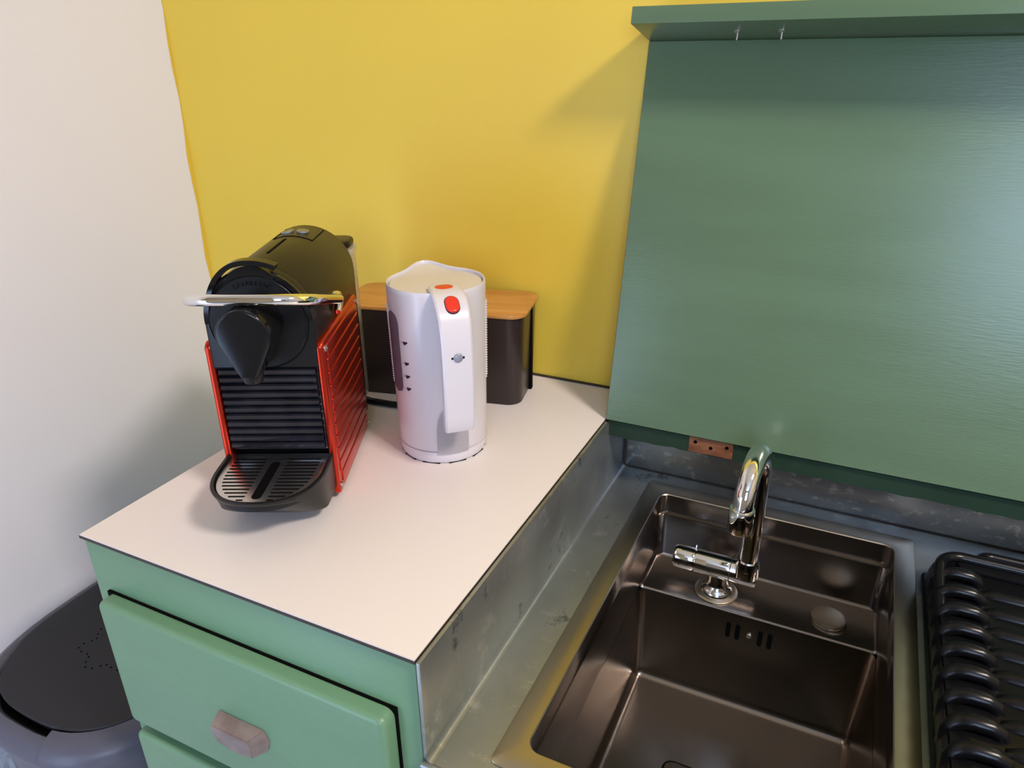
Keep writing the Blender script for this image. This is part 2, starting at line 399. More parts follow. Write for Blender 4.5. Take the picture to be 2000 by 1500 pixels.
# rounded heel between back wall and tap ledge, and the ledge itself with its rolled front edge
prof = [(YK-.0005, ZS+.004), (YK-.0013, ZS+.0015), (YK-.004, ZS), (YS+.003, ZS-.0005), (YS+.0008, ZS-.0012), (YS, ZS-.003)]
xl, xr = IX0+.001, IX1-.001
rows = []
for xx, dz in ((xl, .004), (xl+.0015, .0015), (xl+.004, 0), (xr-.004, 0), (xr-.0015, .0015), (xr, .004)):
    rows.append([(xx, y, z+(dz if k < 4 else dz*.6)) for k, (y, z) in enumerate(prof)])
loft(bm, rows, False, False, False)
# deep bowl
bx0, bx1, by0, by1 = IX0+.0018, IX1-.0018, IY0+.0018, YS
B = [loop3(bx0-.0006, bx1+.0006, by0-.0008, by1, .010, ZS-.002), loop3(bx0+.0002, bx1-.0002, by0, by1-.0008, .010, ZS-.010),
     loop3(bx0+.002, bx1-.005, by0+.002, by1-.003, .010, ZB+.012)]
for k in range(1, 7):
    a = PI/2*k/6; q = .010*(1-math.cos(a)); B.append(loop3(bx0+.002+q, bx1-.005-q, by0+.002+q, by1-.003-q, max(.010-q, .002)+.001, ZB+.012-.0115*math.sin(a)))
rows = loft(bm, B, False, False)
cv = bm.verts.new(((bx0+bx1)/2, (by0+by1)/2-.03, ZB-.003))
last = rows[-1]
for k in range(len(last)): bm.faces.new((last[k], last[(k+1) % len(last)], cv))
obj('bowl', bm, 'steel', r, True, 60)
for sx in (.5645, .5755, .6015, .6125):
    bm = BM(); z = ZS-.027
    mt = Matrix(((1, 0, 0, sx), (0, 0, -1, by1-.0012), (0, 1, 0, z), (0, 0, 0, 1)))
    prism(bm, rrect(-.0028, .0028, -.011, .011, .0027, 5), -.001, .0006, mtx=mt); obj('overflow_slot', bm, 'slot', r, True)
obj('overflow_screw', screw_bm((.589, by1-.0018, ZS-.027), (0, -1, 0), .0035, .0018), 'screw', r, True)
bm = BM(); prism(bm, rrect(.528, .640, -.375, -.266, .010), ZB-.004, ZB+.0018, .0012); dr = obj('drain_cover', bm, 'steel', r, True)
bm = BM(); prism(bm, rrect(.5255, .6425, -.3775, -.2635, .012), ZB-.004, ZB-.0002); obj('drain_recess', bm, 'slot', r, True)
bm = BM(); lathe(bm, [(.0180, ZS+.0001), (.0185, ZS+.0010), (.0195, ZS+.0045), (.0190, ZS+.0060), (.0165, ZS+.0068), (.0001, ZS+.0070)], 40, (.6705, -.1165))
cap = obj('waste_knob', bm, 'steel_flange', r, True); cap['label'] = 'round flat waste control knob'

# ------------------------------------------------------------------ tap
r = thing('kitchen_tap', 'chrome swan-neck mixer tap standing on the sink ledge', 'tap', (.541, -.118, ZS))
c = (.541, -.118)
bm = BM(); lathe(bm, [(.026, ZS+.0001), (.026, ZS+.0015), (.0245, ZS+.0025), (.020, ZS+.003)], 36, c); obj('washer', bm, 'steel_flange', r, True)
bm = BM(); lathe(bm, [(.020, ZS+.001), (.0195, ZS+.005), (.017, ZS+.008), (.0135, ZS+.012), (.0120, ZS+.018), (.012, ZS+.030)], 36, c); obj('base', bm, 'chrome', r, True)
ZT = ZS+.038
bm = BM(); mt = axis_mtx((0, c[1], ZT), (1, 0, 0))
lathe(bm, [(.0138, .512), (.0150, .5132), (.0150, .5835), (.0140, .5855), (.0001, .5856)], 40, mtx=mt); bd = obj('valve_body', bm, 'chrome', r, True)
bm = BM(); lathe(bm, [(.0158, .5545), (.0158, .5555)], 40, mtx=mt); obj('joint_ring', bm, 'dark_edge', bd, True)
bm = BM(); lathe(bm, [(.0001, .4860), (.0125, .4862), (.0145, .4880), (.0150, .4900), (.0150, .5100), (.0142, .5115), (.0138, .5122)], 40, mtx=mt); k = obj('control_knob', bm, 'chrome', r, True)
bm = BM(); mt2 = axis_mtx((.511, c[1], ZT), (0, .25, 1)); lathe(bm, [(.0014, .010), (.0014, .0185), (.0009, .0195)], 10, mtx=mt2); obj('knob_pin', bm, 'chrome', k, True)
RX, RY, RR = .5735, -.124, .0430
bm = BM(); lathe(bm, [(.0140, ZT+.002), (.0140, ZT+.014), (.0128, ZT+.022), (.0122, ZT+.024)], 30, (RX, RY)); obj('collar', bm, 'chrome', r, True)
ZA = -.013
pts = [(RX, RY, ZT+.004), (RX, RY, ZT+.05), (RX, RY, ZA-.03), (RX, RY, ZA-.008)]
for i in range(25):
    a = PI*i/24; pts.append((RX-.0065*(1-math.cos(a))/2, RY-RR+RR*math.cos(a), ZA+RR*math.sin(a)))
pts.append((RX-.0065, RY-2*RR, ZA-.004))
bm = BM(); tube(bm, pts, .0105, 26, up=(1, 0, 0)); obj('spout', bm, 'chrome', r, True)
bm = BM(); lathe(bm, [(.0095, ZA-.022), (.0122, ZA-.0225), (.0129, ZA-.0210), (.0129, ZA+.003), (.0124, ZA+.0045), (.0104, ZA+.005)], 32, (RX-.0065, RY-2*RR)); obj('aerator', bm, 'chrome', r, True)

# ------------------------------------------------------------------ lifted green lid with lip, leaning on the wall
r = thing('counter_lid', 'large green painted lid leaning open against the yellow wall', 'lid', (.9, -.0945, 0))
up_ = Vector((0, .0897, .4293)).normalized(); nrm = Vector((0, -up_.z, up_.y))
LL = .4386; XR2 = 1.42
def lidm(): return Matrix(((1, 0, 0, 0), (0, up_.y, nrm.y, -.0945), (0, up_.z, nrm.z, 0), (0, 0, 0, 1)))
bm = BM(); box(bm, W+.0003, XR2, .0006, LL, -.0125, 0, .0008, 1, lidm()); obj('panel', bm, 'green_lid_shaded', r, True)
bm = BM(); box(bm, W+.0003, XR2, LL, LL+.0165, -.012, .0735, .0010, 2, lidm()); lip = obj('lip', bm, 'green_lid_shaded', r, True)
for sx in (.4815, .5245):
    bm = BM(); mt = lidm() @ axis_mtx((sx, LL+.0005, .034), (0, -1, 0))
    lathe(bm, [(.0042, 0), (.0042, .0012), (.0030, .0020), (.0013, .0022), (.0012, .0085), (.0001, .0095)], 12, mtx=mt); obj('screw', bm, 'screw', r, True)
# hinge rail under the lid
r = thing('hinge_rail', 'shaded green hinge rail beneath the leaning green lid', 'rail', (.9, -.05, -.02))
bm = BM(); loops = []
nseg = 90
ys = -.0900
top, bot = [], []
for k in range(nseg+1):
    x = W+.0045+(XR2-W-.0045)*k/nseg; j = .0006*math.sin(k*2.1)+.0005*math.sin(k*.77+2)+random.uniform(-.0003, .0003)
    loops.append([(x, ys, -.0022), (x, ys, -.0225+j), (x, -.064, -.0225+j), (x, -.064, -.0022)])
loft(bm, loops); obj('rail_strip', bm, 'green_rail_shaded', r, True)
bm = BM(); box(bm, .4845, .5360, ys-.0007, ys+.002, -.0215, -.0015, .0003); hb = obj('hinge_mortise', bm, 'bare_wood', r, True); hb['label'] = 'bare reddish wood where a hinge was removed'
for sx, sz in ((.492, -.0075), (.5105, -.0120), (.529, -.0075)):
    bm = BM(); lathe(bm, [(.0022, -.001), (.0022, .0004), (.0001, .0004)], 12, mtx=axis_mtx((sx, ys-.0007, sz), (0, -1, 0))); obj('screw_hole', bm, 'slot', hb, True)
bm = BM(); box(bm, W+.0045, XR2, -.064, -.001, -.019, -.004); obj('backing', bm, 'green_rail_shaded', r, True)

# ------------------------------------------------------------------ coffee machine
MA = .44069
r = thing('coffee_machine', 'black capsule coffee machine with red ribbed side panels', 'coffee machine', (.375898*.38, -1.065175*.38, 0), MA)
def vm(v0=0):   # outline (a, z) extruded along the machine's depth; z axis of the prism = towards the front
    return Matrix(((1, 0, 0, 0), (0, 0, -1, 0), (0, 1, 0, 0), (0, 0, 0, 1)))
def stadium(rad, zc, zb, n=26, rb=.004):
    out = [(rad, zb+rb)] if False else []
    out = [(-rad+rb*(1-math.cos(math.radians(a))), zb+rb*(1-math.sin(math.radians(a)))) for a in (0, 30, 60, 90)]
    out += [(rad-rb*(1-math.cos(math.radians(a))), zb+rb*(1-math.sin(math.radians(a)))) for a in (90, 60, 30, 0)]
    out += [(rad*math.cos(PI*i/n), zc+rad*math.sin(PI*i/n)) for i in range(n+1)]
    return out
ZC, RB = .1945, .0505
bm = BM(); prism(bm, stadium(RB, ZC, .012), -.185, -.012, .0022, 3, mtx=vm()); body = obj('body', bm, 'black', r)
# front face plate (black, flat) above the ribbed container
bm = BM(); prism(bm, stadium(RB, ZC, .1475, rb=.001), -.012, .0, .0022, 3, mtx=vm(), both=False); face = obj('front_plate', bm, 'black', r)
bm = BM(); mt = axis_mtx((0, 0, ZC), (0, -1, 0), (1, 0, 0))
lathe(bm, [(.0462, -.002), (.0462, .0004), (.0455, .0004), (.0452, -.002)], 64, mtx=mt, cap0=False, cap1=False)
obj('seam_ring', bm, 'slot', face)
bm = BM(); lathe(bm, [(.0445, -.001), (.0445, .0016), (.0435, .0026), (.0001, .0030)], 64, mtx=mt); disc = obj('brew_head_disc', bm, 'black', r)
# raised glossy crest over the capsule opening
def crest(rad, th, a0, a1, v0, v1, bmx, n=26):
    loops = []
    for i in range(n+1):
        q = i/n; a = math.radians(a0+(a1-a0)*q)
        lift = rad(q); tt = th(q); ca, sa = math.cos(a), math.sin(a)
        loops.append([(lift*ca, -v0(q), ZC+lift*sa), (lift*ca, -v1(q), ZC+lift*sa), ((lift+tt)*ca, -v1(q), ZC+(lift+tt)*sa), ((lift+tt)*ca, -v0(q), ZC+(lift+tt)*sa)])
    loft(bmx, loops)
def sm(x): x = max(0, min(1, x)); return x*x*(3-2*x)
bm = BM()
crest(lambda q: .0452+.0095*sm((q-.22)/.5), lambda q: .0046, 182, 66, lambda q: -.001-.004*sm((q-.2)/.5), lambda q: .0004+.0058*sm(q/.45), bm, 34)
bmesh.ops.bevel(bm, geom=[e for e in bm.edges if len(e.link_faces) == 2 and e.calc_face_angle(0) > 1.0], offset=.0009, segments=2, affect='EDGES')
obj('capsule_crest', bm, 'black_gloss', r)
bm = BM()
crest(lambda q: .0445, lambda q: .0045+.0045*math.sin(PI*min(1, q*1.05)), 118, 64, lambda q: -.004, lambda q: .0025, bm, 20)
obj('crest_web', bm, 'black_gloss', r)
bm = BM(); crest(lambda q: .0462, lambda q: .0043, 62, 2, lambda q: -.001, lambda q: .0035-.003*sm((q-.6)/.4), bm, 30); obj('front_rim', bm, 'black_gloss', r)
# coffee outlet: tear-drop cover ending in a nozzle
def tear(rad, zc, tip, wt):
    out = []
    for i in range(25):
        a = math.radians(-28+236*i/24); out.append((rad*math.cos(a), zc+rad*math.sin(a)))
    out += [(-wt, tip+.004), (-wt*.7, tip), (wt*.7, tip), (wt, tip+.004)]
    return out
bm = BM(); prism(bm, tear(.0238, .1965, .1565, .009), .002, .045, .0022, 4, mtx=vm(), both=False); ou = obj('outlet_cover', bm, 'black_gloss', r)
bm = BM(); lathe(bm, [(.0078, .1500), (.0085, .1508), (.0098, .1600), (.0098, .1680)], 28, (0, -.0340)); lathe(bm, [(.0060, .1496), (.0060, .1502)], 20, (0, -.0340)); obj('nozzle', bm, 'black', r)
# faint raised lettering on the disc
txt = 'NESPRESSO'
for i, ch in enumerate(txt):
    a = math.radians(90+25-50*i/8)
    cu = bpy.data.curves.new('letter', 'FONT'); cu.body = ch; cu.size = .0058; cu.extrude = .00012; cu.align_x = 'CENTER'; cu.align_y = 'CENTER'
    ob = bpy.data.objects.new('tmp', cu); me = bpy.data.meshes.new_from_object(ob); bpy.data.objects.remove(ob)
    me.name = 'letter'; me.materials.clear(); me.materials.append(M['black_gloss'])
    rad = .0375
    me.transform(Matrix.Translation((rad*math.cos(a), -.00295, ZC+rad*math.sin(a))) @ Matrix.Rotation(-(PI/2-a), 4, 'Y') @ Matrix.Rotation(PI/2, 4, 'X'))
    lo = bpy.data.objects.new('letter', me); COL.objects.link(lo); lo.parent = disc
# control area on top
def topm(a_deg, v): # frame on the curved top: origin on surface
    a = math.radians(a_deg); return axis_mtx((RB*math.cos(a), -v, ZC+RB*math.sin(a)), (math.cos(a), 0, math.sin(a)), (math.sin(a), 0, -math.cos(a)))
bm = BM()
for (p, q) in ((( 64, -.128), (64, -.178)), ((112, -.128), (112, -.178))):
    a = math.radians(p[0]); tube(bm, [((RB+.0001)*math.cos(a), -p[1], ZC+(RB+.0001)*math.sin(a)), ((RB+.0001)*math.cos(a), -q[1], ZC+(RB+.0001)*math.sin(a))], .0005, 6)
tube(bm, [((RB+.0001)*math.cos(math.radians(a)), .128, ZC+(RB+.0001)*math.sin(math.radians(a))) for a in range(64, 113, 4)], .0005, 6)
obj('control_panel_seam', bm, 'slot', r)
for a in (82.5, 101):
    bm = BM(); prism(bm, rrect(-.0065, .0065, -.0075, .0075, .0062, 5), -.001, .0016, .0008, mtx=topm(a, -.151)); obj('button', bm, 'grey_button', r)
bm = BM(); prism(bm, rrect(-.0016, .0016, -.031, .031, .0015, 4), -.001, .0002, mtx=topm(92, -.085)); obj('lid_slot', bm, 'slot', r)
# chrome loop lever
rp = .0560
piv_v, piv_z = -.082, .1905
tilt = math.radians(17.2)
def lev(a, s): return (a, -(piv_v+s*math.cos(tilt)), piv_z+s*math.sin(tilt))
pts = []
LV = .119
pts += [lev(rp-.001, .0), lev(rp+.0005, .012), lev(rp+.001, .03), lev(rp+.001, .06)]
cr = .030
for i in range(9):
    a = math.radians(90*i/8); pts.append(lev(rp+.001-cr+cr*math.cos(a), LV-cr+cr*math.sin(a)))
for i in range(9):
    a = math.radians(90+90*i/8); pts.append(lev(-rp-.001+cr+cr*math.cos(a), LV-cr+cr*math.sin(a)))
pts += [lev(-rp-.001, .06), lev(-rp-.001, .03), lev(-rp-.0005, .012), lev(-rp+.001, .0)]
bm = BM(); tube(bm, pts, .0052, 18, up=(0, math.sin(tilt), math.cos(tilt))); lv = obj('lever', bm, 'chrome', r)
for s in (1, -1):
    bm = BM(); lathe(bm, [(.0085, 0), (.0085, .006), (.0075, .0085), (.004, .0092), (.0001, .0092)], 26, mtx=axis_mtx((s*(RB-.002), -piv_v, piv_z), (s, 0, 0))); obj('lever_pivot', bm, 'chrome', r)
    bm = BM(); tube(bm, [(s*(rp+.0), -piv_v, piv_z), (s*(rp+.0), -(piv_v+.013), piv_z-.010)], .0042, 12); obj('lever_arm', bm, 'chrome', lv)
# red side panels with sloping grooves and four screws
PH, PL, PW = .1740, .1560, .0570
for s in (1, -1):
    bm = BM(); th = .0085
    out = rrect(-.0005-PL, -.0005, .006, PH, (.007, .007, .005, .007), 5)
    mt = Matrix(((0, 0, s, s*(PW-th)), (-1, 0, 0, 0), (0, 1, 0, 0), (0, 0, 0, 1)))
    prism(bm, out, 0, th-.0012, .0026, 4, mtx=mt); sp = obj('side_panel', bm, 'red', r)
    sp['label'] = 'glossy red side panel with slanting ribs'
    # slanting ribs
    u0, u1, z0, z1 = -PL+.006, -.010, .014, PH-.010
    nr = 11
    for k in range(nr):
        zc = .0215+.0140*k
        ui, uo = (u0+.004, u1-.004) if k in (0, nr-1) else (u0, u1)
        bm = BM(); box(bm, s*(PW-.0030) if s > 0 else -(PW+.0001), (PW+.0001) if s > 0 else -(PW-.0030), -uo, -ui, zc-.0061, zc+.0061, .0011, 3); obj('rib', bm, 'red', sp)
    for (u, z) in ((-.0075, PH-.0085), (-.0085, .0145), (-PL+.0065, PH-.0085), (-PL+.0065, .0145)):
        obj('screw', screw_bm((s*(PW-.0008), -u, z), (s, 0, 0), .0033, .0016), 'screw', sp)
# ribbed smoky capsule container between the panels
r0 = .0472
bm = BM(); box(bm, -r0, r0, .006, .060, .058, .1475, .001); cont = obj('capsule_container', bm, 'smoke', r)
nr = 11; pitch = (.1475-.0605)/nr
for k in range(nr):
    zc = .1475-pitch*(k+.5)
    if k == nr-1: zc -= .0
    bm = BM(); poly = [(.0075, zc-pitch*.42), (.0005, zc-pitch*.30), (-.0008, zc-pitch*.08), (-.0004, zc+pitch*.30), (.0016, zc+pitch*.42), (.0075, zc+pitch*.44)]
    loft(bm, [[(x, y, z) for y, z in poly] for x in (-r0+.001, r0-.001)])
    bmesh.ops.bevel(bm, geom=[e for e in bm.edges if e.calc_face_angle(0) > .5], offset=.0004, segments=1, affect='EDGES')
    obj('rib', bm, 'smoke', cont, sharp=25)
# drip tray with steel grid
def dshape(hw, vf, vb, n=30, pw=2.3):
    out = []
    for i in range(n+1):
        a = PI*i/n; c_, s_ = math.cos(a), math.sin(a)
        x = hw*math.copysign(abs(c_)**(2/pw), c_); y = (vf-.045)*0+abs(s_)**(2/pw)*(vf-.028)+.028
        out.append((x, -y))
    return [(hw, -vb)]+out+[(-hw, -vb)]
bm = BM()
ring2 = lambda hw, vf, z: [(x, y, z) for x, y in dshape(hw, vf, -.012, pw=3.4)]
ring = lambda hw, vf, z: [(x, y, z) for x, y in dshape(hw, vf, -.012)]
loft(bm, [ring2(.0520, .0445, .0165), ring2(.0530, .0470, .0185), ring(.0530, .0860, .0500), ring(.0533, .0885, .0540), ring(.0525, .0885, .0552), ring(.0498, .0855, .0552), ring(.0492, .0850, .0530), ring(.0490, .0845, .0440)])
obj('drip_tray', bm, 'black', r)
for fx in (-.030, .030):
    for fv in (-.012, -.15): bm = BM(); lathe(bm, [(.0065, .0003), (.007, .001), (.008, .0165)], 16, (fx, -fv)); obj('foot', bm, 'black', r)
gpoly = dshape(.0485, .0838, -.006)
bm = BM(); prism(bm, gpoly, .0500, .0530, .0008, 2, both=False); grid = obj('tray_grid', bm, 'tray_steel', r)
bm = BM(); prism(bm, rrect(-.0046, .0046, -.0775, -.0110, .0045, 6), .0525, .0531); obj('centre_slot', bm, 'slot', grid)
for k in range(13):
    v = .006+k*.0061
    hw = .0485*(max(0, 1-max(0, (v-.028)/(.0838-.028))**2.3))**(1/2.3)-.006
    if hw < .016: continue
    for s in (1, -1):
        bm = BM(); a, b = sorted((s*.0105, s*hw)); prism(bm, rrect(a, b, -v-.0010, -v+.0010, .00095, 3), .0526, .0532); obj('grid_slot', bm, 'slot', grid)
# water tank behind
bm = BM(); tk = lambda g, z: [(x, y, z) for x, y in rrect(-.046+g, .046-g, .187+g, .232-g, .014)]
loft(bm, [tk(.002, .020), tk(0, .024), tk(0, .205), tk(-.0015, .209), tk(-.0015, .214), tk(.0015, .214), tk(.002, .028)], True, True)
obj('water_tank', bm, 'tank', r)
bm = BM(); prism(bm, rrect(-.045, .045, .188, .231, .013), .2145, .223, .003); tl = obj('tank_lid', bm, 'black', r)
bm = BM(); box(bm, -.040, .040, .186, .228, .004, .019, .002); obj('tank_base', bm, 'black', r)

# ------------------------------------------------------------------ kettle
KC = (.227, -.230); KH = Vector((.685, -.728)).normalized()
KA = math.atan2(KH.y, KH.x)
r = thing('kettle', 'white electric kettle with red buttons on its handle', 'kettle', (KC[0], KC[1], 0), KA)   # local +x = handle side
NK = 96
def kr(th, z, base):   # radius with pouring lip bulge towards -x
    q = sm((z-.165)/.035); d = abs((math.degrees(th) % 360)-180)
    return base+.0125*q*math.exp(-(d/17.0)**2)-.0015*q*math.exp(-((d-42)/20.0)**2)
def kz(th, z):
    q = sm((z-.17)/.03); d = abs((math.degrees(th) % 360)-180)
    return z+.0045*q*math.exp(-(d/22.0)**2)
def kloop(base, z, lip=True): return [((kr(t_, z, base) if lip else base)*math.cos(t_), (kr(t_, z, base) if lip else base)*math.sin(t_), kz(t_, z) if lip else z) for t_ in [2*PI*i/NK for i in range(NK)]]
bm = BM()
prof = [(.0500, .0165), (.0505, .018), (.0512, .06), (.0520, .11), (.0528, .16), (.0531, .18), (.0533, .194), (.0531, .1975), (.0524, .1992), (.0512, .1990), (.0505, .1975), (.0503, .190)]
loft(bm, [kloop(a, z) for a, z in prof], True, False); kb = obj('body', bm, 'ktl', r)
bm = BM(); lathe(bm, [(.0440, .0), (.0480, .0012), (.0496, .004), (.0502, .010), (.0503, .0155), (.0495, .0163)], NK); ks = obj('base', bm, 'ktl', r)
bm = BM()
for k in range(10):
    a0 = 2*PI*k/10+.1; box(bm, .0462, .0480, -.010, .010, .0002, .0012, mtx=Matrix.Rotation(a0, 4, 'Z'))
obj('base_vent', bm, 'slot', ks)
bm = BM(); loft(bm, [kloop(.0498, .1900), kloop(.0500, .1945), kloop(.0490, .1962), kloop(.0440, .1968, False), kloop(.020, .1972, False)]); kl = obj('lid', bm, 'ktl_lid_tint', r)
# handle: a broad strap leaving the lid rim, bending down, open at the bottom
def strap(path, hw, th, bmx, crown=.0012):
    pts = [Vector(p) for p in path]; loops = []
    for i, p in enumerate(pts):
        tg = (pts[min(i+1, len(pts)-1)]-pts[max(i-1, 0)]).normalized(); nr_ = Vector((-tg.z, 0, tg.x)) * -1
        w_ = hw[i] if isinstance(hw, list) else hw; t_ = th[i] if isinstance(th, list) else th
        sec = []
        for y_, o_ in ((-w_, -t_/2), (-w_, t_/2-.002), (-w_+.0018, t_/2), (-w_*.5, t_/2+crown*.7), (0, t_/2+crown), (w_*.5, t_/2+crown*.7), (w_-.0018, t_/2), (w_, t_/2-.002), (w_, -t_/2), (w_-.002, -t_/2-.0015), (-w_+.002, -t_/2-.0015)):
            sec.append((p.x+nr_.x*o_, y_, p.z+nr_.z*o_))
        loops.append(sec)
    loft(bmx, loops)
path = [(.030, 0, .1958), (.040, 0, .1958), (.050, 0, .1953), (.058, 0, .1940), (.066, 0, .1908), (.0730, 0, .1850), (.0780, 0, .1770), (.081, 0, .166), (.0830, 0, .152), (.084, 0, .135), (.0845, 0, .115), (.084, 0, .095), (.0832, 0, .078), (.0820, 0, .066), (.0805, 0, .060)]
hw = [.0150, .0158, .0165, .0168, .0168, .0166, .0163, .0160, .0158, .0158, .0158, .0158, .0156, .0154, .0150]
th = [.008, .009, .010, .0115, .012, .012, .012, .012, .012, .012, .012, .012, .012, .012, .009]
bm = BM(); strap(path, hw, th, bm); kh = obj('handle', bm, 'ktl', r, sharp=30)
# handle root panel on the body (recess below the strap)
bm = BM()
rows = []
for zz, hwid in ((.0145, .34), (.030, .345), (.045, .34), (.058, .30), (.066, .22), (.070, .10)):
    rows.append([((.0512+.0016)*math.cos(a), (.0512+.0016)*math.sin(a), zz) for a in [hwid*(k/8*2-1) for k in range(9)]])
loft(bm, rows, False, False, False)
rows2 = [[(x*.93, y*.93, z) for x, y, z in rw] for rw in rows]
ext = bmesh.ops.solidify(bm, geom=bm.faces[:], thickness=.002)
obj('handle_root', bm, 'ktl', r, sharp=30)
bm = BM(); lathe(bm, [(.0514, .0158), (.0514, .0164)], NK, cap0=False, cap1=False); obj('base_seam', bm, 'lamp_grey', r)
def onstrap(i, f, up=0):   # frame on the outer face of the strap
    p = Vector(path[i]).lerp(Vector(path[i+1]), f); tg = (Vector(path[i+1])-Vector(path[i])).normalized(); nr_ = Vector((tg.z, 0, -tg.x))*-1
    nr_ = Vector((-tg.z, 0, tg.x)); 
    if nr_.x < 0 and abs(nr_.x) > abs(nr_.z): nr_ = -nr_
    if nr_.z < 0 and abs(nr_.z) > abs(nr_.x): nr_ = -nr_
    t_ = th[i]/2+.0012
    return axis_mtx(p+nr_*t_, nr_, (0, 1, 0))
bm = BM(); prism(bm, rrect(-.0098, .0098, -.0084, .0084, .0083, 8), -.002, .0009, .0007, 3, mtx=onstrap(0, .98)); b1 = obj('lid_button', bm, 'ktl_red', r)
bm = BM(); prism(bm, rrect(-.0104, .0104, -.0090, .0090, .0089, 8), -.002, .0003, mtx=onstrap(0, .98)); obj('button_recess', bm, 'print', r)
mt = onstrap(4, .55)
bm = BM(); prism(bm, rrect(-.0068, .0068, -.0095, .0095, .0067, 8), -.003, .0024, .0018, 4, mtx=mt); b2 = obj('switch', bm, 'ktl_red', r)
bm = BM(); prism(bm, rrect(-.0075, .0075, -.0103, .0103, .0074, 8), -.003, .0003, mtx=mt); obj('switch_recess', bm, 'print', r)
mt = onstrap(8, .55)
bm = BM(); lathe(bm, [(.0062, -.002), (.0062, .0004), (.0054, .0004), (.0052, .0001), (.0001, .0001)], 28, mtx=mt); obj('lamp_bezel', bm, 'ktl', r)
bm = BM(); lathe(bm, [(.0048, -.001), (.0048, .0008), (.0036, .0018), (.0001, .0022)], 28, mtx=mt); lp_ = obj('indicator_lamp', bm, 'lamp_grey', r); lp_['label'] = 'round grey glossy indicator lamp'
bm = BM(); box(bm, -.0068, .0068, -.0012, .0012, -.001, .0005, .0003, mtx=mt); obj('lamp_clip', bm, 'slot', r)
# water level window and cup marks on the left flank (seen from the handle)
def onbody(deg, z, rad=.0517): a = math.radians(deg); return (rad*math.cos(a), rad*math.sin(a), z)
bm = BM()
rows = []
zt_, zb_ = .174, .081
for i in range(33):
    q = i/32; z = zb_+(zt_-zb_)*q
    half = 12.5*math.sqrt(max(0.0, 1-max(0, (q-.86)/.14)**2))*math.sqrt(max(0.0, 1-max(0, (.10-q)/.10)**2))+.15
    rad = .0512+(z-.06)*.0155+.0006
    rows.append([onbody(-75.5-half+2*half*k/6, z, rad) for k in range(7)])
loft(bm, rows, False, False, False); bmesh.ops.solidify(bm, geom=bm.faces[:], thickness=.0008); obj('water_window', bm, 'ktl_window', r)
for i, (z, n_) in enumerate(((.1425, '4'), (.1190, '3'), (.1040, '2'), (.0895, '1'))):
    rad = .0512+(z-.06)*.0155+.0003; a = math.radians(-54)
    mt = axis_mtx((rad*math.cos(a), rad*math.sin(a), z), (math.cos(a), math.sin(a), 0), (-math.sin(a), math.cos(a), 0))
    bm = BM(); cup = [(.0024, .0012), (-.0024, .0012), (-.0021, -.0006), (-.0010, -.0021), (.0006, -.0022), (.0018, -.0010)]
    prism(bm, cup[::-1], -.0004, .0004, mtx=mt); lathe(bm, [(.0010, -.0003), (.0010, .0004)], 10, (.0026, .0004), mtx=mt); obj('cup_mark', bm, 'print', r)
    cu = bpy.data.curves.new('numeral', 'FONT'); cu.body = n_; cu.size = .0042; cu.extrude = .0001; cu.align_x = 'CENTER'; cu.align_y = 'CENTER'
    ob = bpy.data.objects.new('tmp', cu); me = bpy.data.meshes.new_from_object(ob); bpy.data.objects.remove(ob)
    me.name = 'numeral'; me.materials.clear(); me.materials.append(M['lamp_grey'])
    a = math.radians(-59.5); mt = axis_mtx(((rad+.0001)*math.cos(a), (rad+.0001)*math.sin(a), z), (math.cos(a), math.sin(a), 0), (-math.sin(a), math.cos(a), 0))
    me.transform(mt); no = bpy.data.objects.new('numeral', me); COL.objects.link(no); no.parent = r
# bumpy rubber grips on both flanks
for s in (1, -1):
    bm = BM()
    for cidx in range(9):
        for k in range(30):
            z = .088+k*.0029+(cidx % 2)*.00155; deg = (66+cidx*4.0) if s > 0 else -(91+cidx*3.6)
            p = onbody(deg, z, .0512+(z-.06)*.0155+.0002)
            t_ = bmesh.new(); bmesh.ops.create_icosphere(t_, subdivisions=1, radius=.0014, matrix=Matrix.Translation(p)); merge(bm, t_)
    g = obj('grip_texture', bm, 'ktl', r); g['kind'] = 'stuff'

# ------------------------------------------------------------------ cable box with bamboo lid, and a black cord
e1 = Vector((math.cos(math.radians(12)), math.sin(math.radians(12)), 0)); e2 = Vector((-e1.y, e1.x, 0))
BR = Vector((.2525, -.0045, 0)); Lb, Wb, Hb = .250, .106, .1245
r = thing('cable_box', 'dark brown cable storage box with a bamboo lid behind the kettle', 'box', tuple(BR-e1*Lb-e2*Wb), math.radians(12))
bm = BM()
o_ = rrect(.002, Lb-.004, .002, Wb-.002, .020, 8)
bl = lambda g, z: [(x, y, z) for x, y in rrect(.002+g, Lb-.004-g, .002+g, Wb-.002-g, .020-g*.5, 8)]
loft(bm, [bl(.004, 0), bl(.003, .002), bl(0, Hb-.005), bl(.0025, Hb-.005), bl(.006, .004)]); cb = obj('body', bm, 'brown', r)
bm = BM(); prism(bm, rrect(-.0008, Lb-.0005, 0, Wb, .020, 8), Hb-.005, Hb, .0012, 2); obj('lid', bm, 'bamboo', r)
bm = BM(); box(bm, Lb-.0075, Lb-.0032, .060, .068, .001, Hb-.0055); obj('cable_slot', bm, 'slot', r)
r2 = BM(); pts = [(.020, -.165, .0045), (.050, -.172, .0045), (.084, -.178, .0045), (.116, -.176, .0045), (.150, -.168, .0045), (.178, -.165, .0045), (.200, -.170, .0045)]
tube(r2, pts, .0042, 12); tag(obj('power_cord', r2, 'black'), 'thick black power cord lying between coffee machine and kettle', 'cord')

